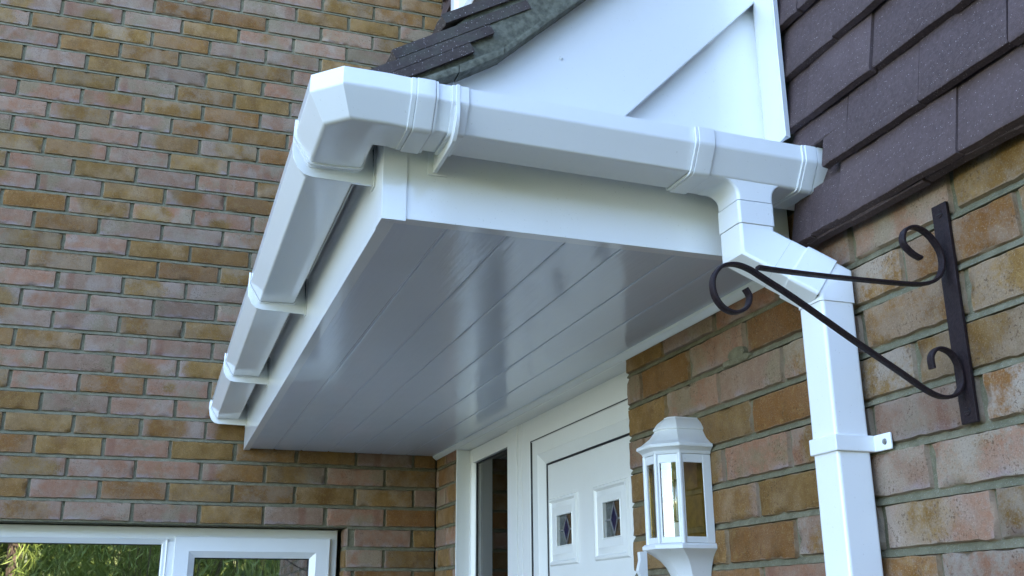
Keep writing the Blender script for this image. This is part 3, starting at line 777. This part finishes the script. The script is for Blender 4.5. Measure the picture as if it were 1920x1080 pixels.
# upper bend: upright leg + mitre + first part of the diagonal
def perp_ring(t, e=0):
    """ring across the diagonal leg, square to its run"""
    a = dia_ring(0); b = dia_ring(1); out = []
    c0 = Vector((cxu, cyu, Z(.262))); c1 = Vector((cxl, cyl_, Z(.188))); ax_ = (c1-c0).normalized(); c = c0+(c1-c0)*t
    for p, q in zip(a, b):
        p = Vector(p); q = Vector(q); dr = (q-p)
        s = (c-p).dot(ax_)/dr.dot(ax_); r_ = p+dr*s; out.append(c+(r_-c)*(1+e/.030))
    return out
mb = MB(); mb.rings([upright_ring(cxu, cyu, .2910), dia_ring(0), perp_ring(.40)]); db(mb, 'bend', smooth=30, bevel=0)
mb = MB(); mb.rings([perp_ring(.402, .0003), perp_ring(.66, .0003)]); db(mb, 'pipe', smooth=30, label='short sloping length between the two bends')
mb = MB(); mb.rings([perp_ring(.60, .0020), perp_ring(.615, .0028), perp_ring(.97, .0028), dia_ring(1, .0003)][:3]); db(mb, 'socket', smooth=40)
mb = MB(); mb.rings([perp_ring(.95, .0006), dia_ring(1), upright_ring(cxl, cyl_, .1565)]); db(mb, 'bend', smooth=30)
mb = MB(); mb.rings([rr(LX0+.001, LX1-.001, LY0+.001, LY1-.001, z) for z in (.1562, -1.9)]); db(mb, 'pipe', smooth=40, label='long upright length down the brick wall')
def clipm(zc):
    mb = MB(); e = .0035; h = .0125; p = []
    o = [(LX1-.001, LY1+e), (LX0-e, LY1+e), (LX0-e, LY0-e), (LX1+.001, LY0-e), (-.0045, LY0-e-.003), (-.0045, -2.640), (-.0005, -2.640), (-.0005, LY0+.002)]
    o = [(LX1-.001, LY1), (LX0-e, LY1), (LX0-e, LY0-e), (-.006, LY0-e), (-.006, -2.6395), (-.0015, -2.6395), (-.0015, LY1)]
    mb.prism(o, lambda a, b: (a, b, Z(zc-h)), lambda a, b: (a, b, Z(zc+h)))
    c = db(mb, 'clip', bevel=.0022, seg=3, smooth=40)
    s_ = MB(); s_.cyl((-.006, -2.6265, Z(zc)), (-1, 0, 0), .0048, .0016, 14, .004); s_.cyl((-.0062, -2.6265, Z(zc)), (-1, 0, 0), .0026, .0017, 6)
    s_.build('screw', M['screw'], c, DB)
clipm(-.066); clipm(-1.2)

# ------------------------------------------------------------------ lantern
YC = -2.045; CXL = -.043
LB = (0, YC, Z(-.095))
ln = thing('wall_lantern', LB, 'white half-octagonal coach lantern with brass back on the brick wall beside the door', 'lantern')
def lb_(mb, name, mat=None, **k): return mb.build(name, mat or M['metalwhite'], ln, (0, YC, Z(-.09)), **k)
OC = [(0, -.060), (-.018, -.060), (-.068, -.060), (-.103, -.025), (-.103, .025), (-.068, .060), (-.018, .060), (0, .060)]
def oct_(s, z, cx_=CXL): return [(min(-.0005, cx_+(x-cx_)*s) if x < -.001 else -.0005, YC+y*s, Z(z)) for x, y in OC]
mb = MB(); mb.rings([oct_(s, z) for s, z in [(1.02, -.006), (1.06, .000), (1.15, .005), (1.21, .007), (1.22, .0105), (1.20, .0135), (1.08, .017), (.96, .023), (.80, .031), (.70, .039), (.635, .0455), (.68, .047), (.67, .050), (.62, .055), (.53, .062), (.42, .0675), (.33, .0715), (.31, .074), (.12, .075)]])
lb_(mb, 'cap', smooth=22)
mb = MB(); mb.rings([oct_(s, z, 0) for s, z in [(1.0, -.176), (1.06, -.1765), (1.10, -.180), (1.10, -.186), (1.05, -.189), (.92, -.196), (.78, -.206), (.67, -.219), (.60, -.233), (.575, -.240), (.60, -.243), (.60, -.247), (.55, -.250), (.52, -.262), (.40, -.285), (.22, -.30), (.1, -.31)]])
lb_(mb, 'bowl', smooth=22)
fr_ = MB()
P_ = [Vector((x, YC+y)) for x, y in OC]
zb0, zb1 = -.176, -.006
def post(c, r=.0048):
    fr_.rings([[(c.x+r*math.cos(2*math.pi*k/8+.39), c.y+r*math.sin(2*math.pi*k/8+.39), Z(z)) for k in range(8)] for z in (zb0, zb1)])
for i in (2, 3, 4, 5): post(P_[i]+(Vector((CXL, YC))-P_[i])*.03)
def strip(a, b, z0, z1, th_=.004):
    t = (b-a).normalized(); nn = Vector((t.y, -t.x)); 
    if nn.dot((a+b)/2-Vector((CXL, YC))) < 0: nn = -nn
    fr_.rings([[(p.x, p.y, Z(z)) for p in (a, b, b-nn*th_, a-nn*th_)] for z in (z0, z1)])
for i in range(2, 5):
    a, b = P_[i], P_[i+1]; t = (b-a).normalized()
    strip(a, b, zb0+.0005, zb0+.012); strip(a, b, zb1-.017, zb1-.0005)
    strip(a+t*.001, a+t*.0085, zb0+.011, zb1-.016, .0035); strip(b-t*.0085, b-t*.001, zb0+.011, zb1-.016, .0035)
for a, b in ((P_[0], P_[1]), (P_[6], P_[7])): strip(a, b, zb0+.0005, zb1-.0005, .003)
for a, b in ((P_[1], P_[2]), (P_[5], P_[6])):
    t = (b-a).normalized(); strip(a, b, zb0+.0005, zb0+.012); strip(a, b, zb1-.017, zb1-.0005)
    if a == P_[1]: strip(b-t*.008, b-t*.0005, zb0+.011, zb1-.016, .0035)
lb_(fr_, 'lantern_frame', bevel=.0006, seg=1)
for i in range(1, 6):
    a, b = P_[i], P_[i+1]; t = (b-a).normalized(); nn = Vector((t.y, -t.x)); c = (a+b)/2
    if nn.dot(c-Vector((CXL, YC))) < 0: nn = -nn
    mb = MB(); k = 8
    bulge = .0035 if 2 <= i <= 4 else .0
    rs = []
    for z in (zb0+.008, zb1-.010):
        rs.append([(*(a+(b-a)*(.08+.84*j/k)-nn*.004+nn*bulge*math.sin(math.pi*j/k)), Z(z)) for j in range(k+1)])
    mb.rings(rs, cap=False, close=False); lb_(mb, 'pane', M['lglass'], smooth=60)
mb = MB(); mb.box((-.003, YC-.056, Z(zb0)), (-.001, YC+.056, Z(zb1))); lb_(mb, 'back_plate', M['brass'])
mb = MB(); mb.cyl((-.045, YC, Z(-.174)), (0, 0, 1), .014, .040, 16); lb_(mb, 'lamp_holder')
mb = MB(); rs = []
for j in range(13):
    t = j/12; r_ = .008+.007*math.sin(math.pi*t) if t < .95 else .004
    rs.append([(-.045+r_*math.cos(2*math.pi*k/16), YC+r_*math.sin(2*math.pi*k/16), Z(-.134+.085*t)) for k in range(16)])
mb.rings(rs); lb_(mb, 'bulb', M['lglass'], smooth=80)
mb = MB()
mb.prism([(-.2, -.1832), (-.2, -.184)], lambda a, b: (a, b, 0), lambda a, b: (a, b, 0)) if False else None
sc2 = [(-.128, -.190), (-.112, -.188), (-.112, -.36), (-.121, -.36), (-.123, -.245), (-.1325, -.225), (-.127, -.205)]
mb.prism(sc2, lambda a, b: (a, YC+.010, Z(b)), lambda a, b: (a, YC+.022, Z(b)))
mb.prism([(-.121, -.36), (-.112, -.36), (-.06, -.305), (-.02, -.298), (-.02, -.29), (-.07, -.295), (-.112, -.335)], lambda a, b: (a, YC+.011, Z(b)), lambda a, b: (a, YC+.021, Z(b)))
lb_(mb, 'scroll_stay', bevel=.0015)

# ------------------------------------------------------------------ hanging basket bracket
BY = -2.799
BB = (0, BY, Z(.09))
br = thing('basket_bracket', BB, 'black wrought-iron hanging basket bracket with scrolled ends, screwed to the brick wall', 'bracket')
mb = MB(); mb.box((-.0065, BY-.0145, Z(-.068)), (-.0010, BY+.0145, Z(.2465))); pl = mb.build('wall_plate', M['iron'], br, BB, bevel=.0012)
for z in (.231, -.052):
    mb = MB(); mb.cyl((-.0064, BY, Z(z)), (-1, 0, 0), .0062, .0013, 18, .0052); 
    o_ = mb.build('screw', M['iron'], pl, BB)
    mb = MB(); mb.box((-.0082, BY-.0048, Z(z)-.0006), (-.0075, BY+.0048, Z(z)+.0006)); mb.build('screw_slot', M['seal'], pl, BB)
def spline(pts, n=8):
    out = []; P = [pts[0]]+pts+[pts[-1]]
    for i in range(1, len(P)-2):
        p0, p1, p2, p3 = [Vector(q) for q in P[i-1:i+3]]
        for k in range(n):
            t = k/n; out.append(.5*((2*p1)+(-p0+p2)*t+(2*p0-5*p1+4*p2-p3)*t*t+(-p0+3*p1-3*p2+p3)*t**3))
    out.append(Vector(pts[-1])); return out
def ribbon(pts, hw, ht, taper=0, yo=0):
    c = spline(pts); rs = []; n = len(c)
    for i, p in enumerate(c):
        t = (c[min(i+1, n-1)]-c[max(i-1, 0)]).normalized(); nn = Vector((-t.y, t.x))
        cs = []
        for k in range(10):
            a = 2*math.pi*(k+.5)/10; ca, sa_ = math.cos(a), math.sin(a)
            sq = lambda v: math.copysign(abs(v)**.55, v)
            q = p+nn*(ht*sq(ca)); cs.append((q.x, BY+yo+hw*sq(sa_), Z(q.y)))
        rs.append(cs)
    mb = MB(); mb.rings(rs); return mb
top_arm = [(-.0500, .1600), (-.0640, .1660), (-.0765, .1790), (-.0740, .1955), (-.0600, .2050), (-.0440, .2040), (-.0270, .1925), (-.0150, .1720), (-.0155, .1500), (-.0270, .1325), (-.0480, .1235), (-.0800, .1200), (-.1779, .1180), (-.2600, .1178), (-.3140, .1190)]
ribbon(top_arm, .0060, .0026).build('top_arm', M['iron'], br, BB, smooth=50)
low_arm = [(-.3355, .0880), (-.3300, .0770), (-.3360, .0625), (-.3530, .0545), (-.3700, .0600), (-.3810, .0760), (-.3810, .0970), (-.3680, .1140), (-.3480, .1195), (-.3270, .1150), (-.3050, .1040), (-.2614, .0812), (-.1728, .0300), (-.1100, -.0050), (-.0746, -.0250), (-.0560, -.0330), (-.0400, -.0350), (-.0220, -.0300), (-.0105, -.0150), (-.0105, .0060), (-.0190, .0240), (-.0330, .0315), (-.0460, .0300), (-.0555, .0190), (-.0555, .0030)]
ribbon(low_arm, .0060, .0026).build('lower_arm', M['iron'], br, BB, smooth=50)

# ------------------------------------------------------------------ planting across the garden, seen in the window and in the glossy soffit
def leaves(mb, centre, rad, n, size, asp, droop, rngseed, shape='ell'):
    rg = random.Random(rngseed)
    for _ in range(n):
        while True:
            p = Vector((rg.uniform(-1, 1), rg.uniform(-1, 1), rg.uniform(-1, 1)))
            if p.length < 1: break
        if shape == 'cone':
            zz = (p.z+1)/2; k = (1-zz)**.75+.04; q = Vector((p.x*rad[0]*k, p.y*rad[1]*k, (zz*2-1)*rad[2]))
            if Vector((p.x, p.y)).length < .5: q.x *= 1.6; q.y *= 1.6
        else: q = Vector((p.x*rad[0], p.y*rad[1], p.z*rad[2]))
        q += Vector(centre)
        cl_ = noise.noise(q*2.4)
        if cl_ < -.12: continue
        d = Vector((rg.uniform(-1, 1), rg.uniform(-1, 1), rg.uniform(-1, .6)-droop)).normalized()
        t = d.orthogonal().normalized(); t = (Matrix.Rotation(rg.uniform(0, 6.28), 3, d) @ t)
        L_ = size*rg.uniform(.5, 1.3); W_ = L_*asp
        mb.add([q-t*W_*.2, q+d*L_*.5-t*W_*.5, q+d*L_, q+d*L_*.5+t*W_*.5, ], [(0, 1, 2, 3)])
trees = [(-3.7, -9.6, 'c', 1), (-2.6, -9.9, 'c', 2), (-4.9, -9.4, 'c', 3), (-6.3, -9.8, 'c', 4), (1.6, -11.5, 'c', 5), (3.6, -11.8, 'c', 6)]
tl_ = ['tall dark cypress opposite the house, second from the bamboo', 'tall dark cypress directly beside the bamboo clump', 'tall dark cypress in the middle of the garden row', 'tall dark cypress at the far end of the garden row',
       'tall dark cypress on the other side of the bamboo clump', 'outermost tall dark cypress past the bamboo clump']
for (x, y, k, sd_), lab in zip(trees, tl_):
    t = thing('cypress_tree', (x, y, 0), lab, 'tree', 'cypresses along the garden edge')
    mb = MB(); mb.cyl((x, y, 0), (0, 0, 1), .16, 4.6, 10, .03); mb.build('trunk', M['bark'], t, (x, y, 0))
    mb = MB(); leaves(mb, (x, y, 3.1), (.85, .85, 2.9), 15000, .105, .34, .9, sd_, 'cone')
    mb.build('crown', M['leafA'], t, (x, y, 0), smooth=180)
t = thing('bamboo_clump', (-.8, -9.2, 0), 'bright green arching bamboo clump between the dark cypresses', 'bamboo')
mb = MB(); rg = random.Random(5)
for i in range(34):
    a = rg.uniform(0, 6.28); r_ = rg.uniform(0, .5); x, y = -.8+1.5*r_*math.cos(a), -9.2+r_*math.sin(a)
    mb.cyl((x, y, 0), (math.cos(a)*.16, math.sin(a)*.16, 1), .011, rg.uniform(2.6, 4.0), 6, .004)
mb.build('cane', M['bark'], t, (-.8, -9.2, 0), kind='stuff')
mb = MB(); leaves(mb, (-.9, -9.2, 2.6), (1.7, .9, 1.9), 20000, .21, .09, .8, 77)
mb.build('foliage', M['leafB'], t, (-.8, -9.2, 0), smooth=180)
mb = MB()
for i in range(9): leaves(mb, (-9+2.0*i, -12.6+.4*math.sin(i*2), 2.1), (1.7, .9, 2.9), 5200, .22, .45, .2, 200+i)
mb.box((-12, -13.1, .2), (12, -12.8, 5.2))
mb.build('hedge', M['leafA'], None, kind='stuff', label='dense mixed hedge closing the far side of the garden', category='hedge', smooth=180)
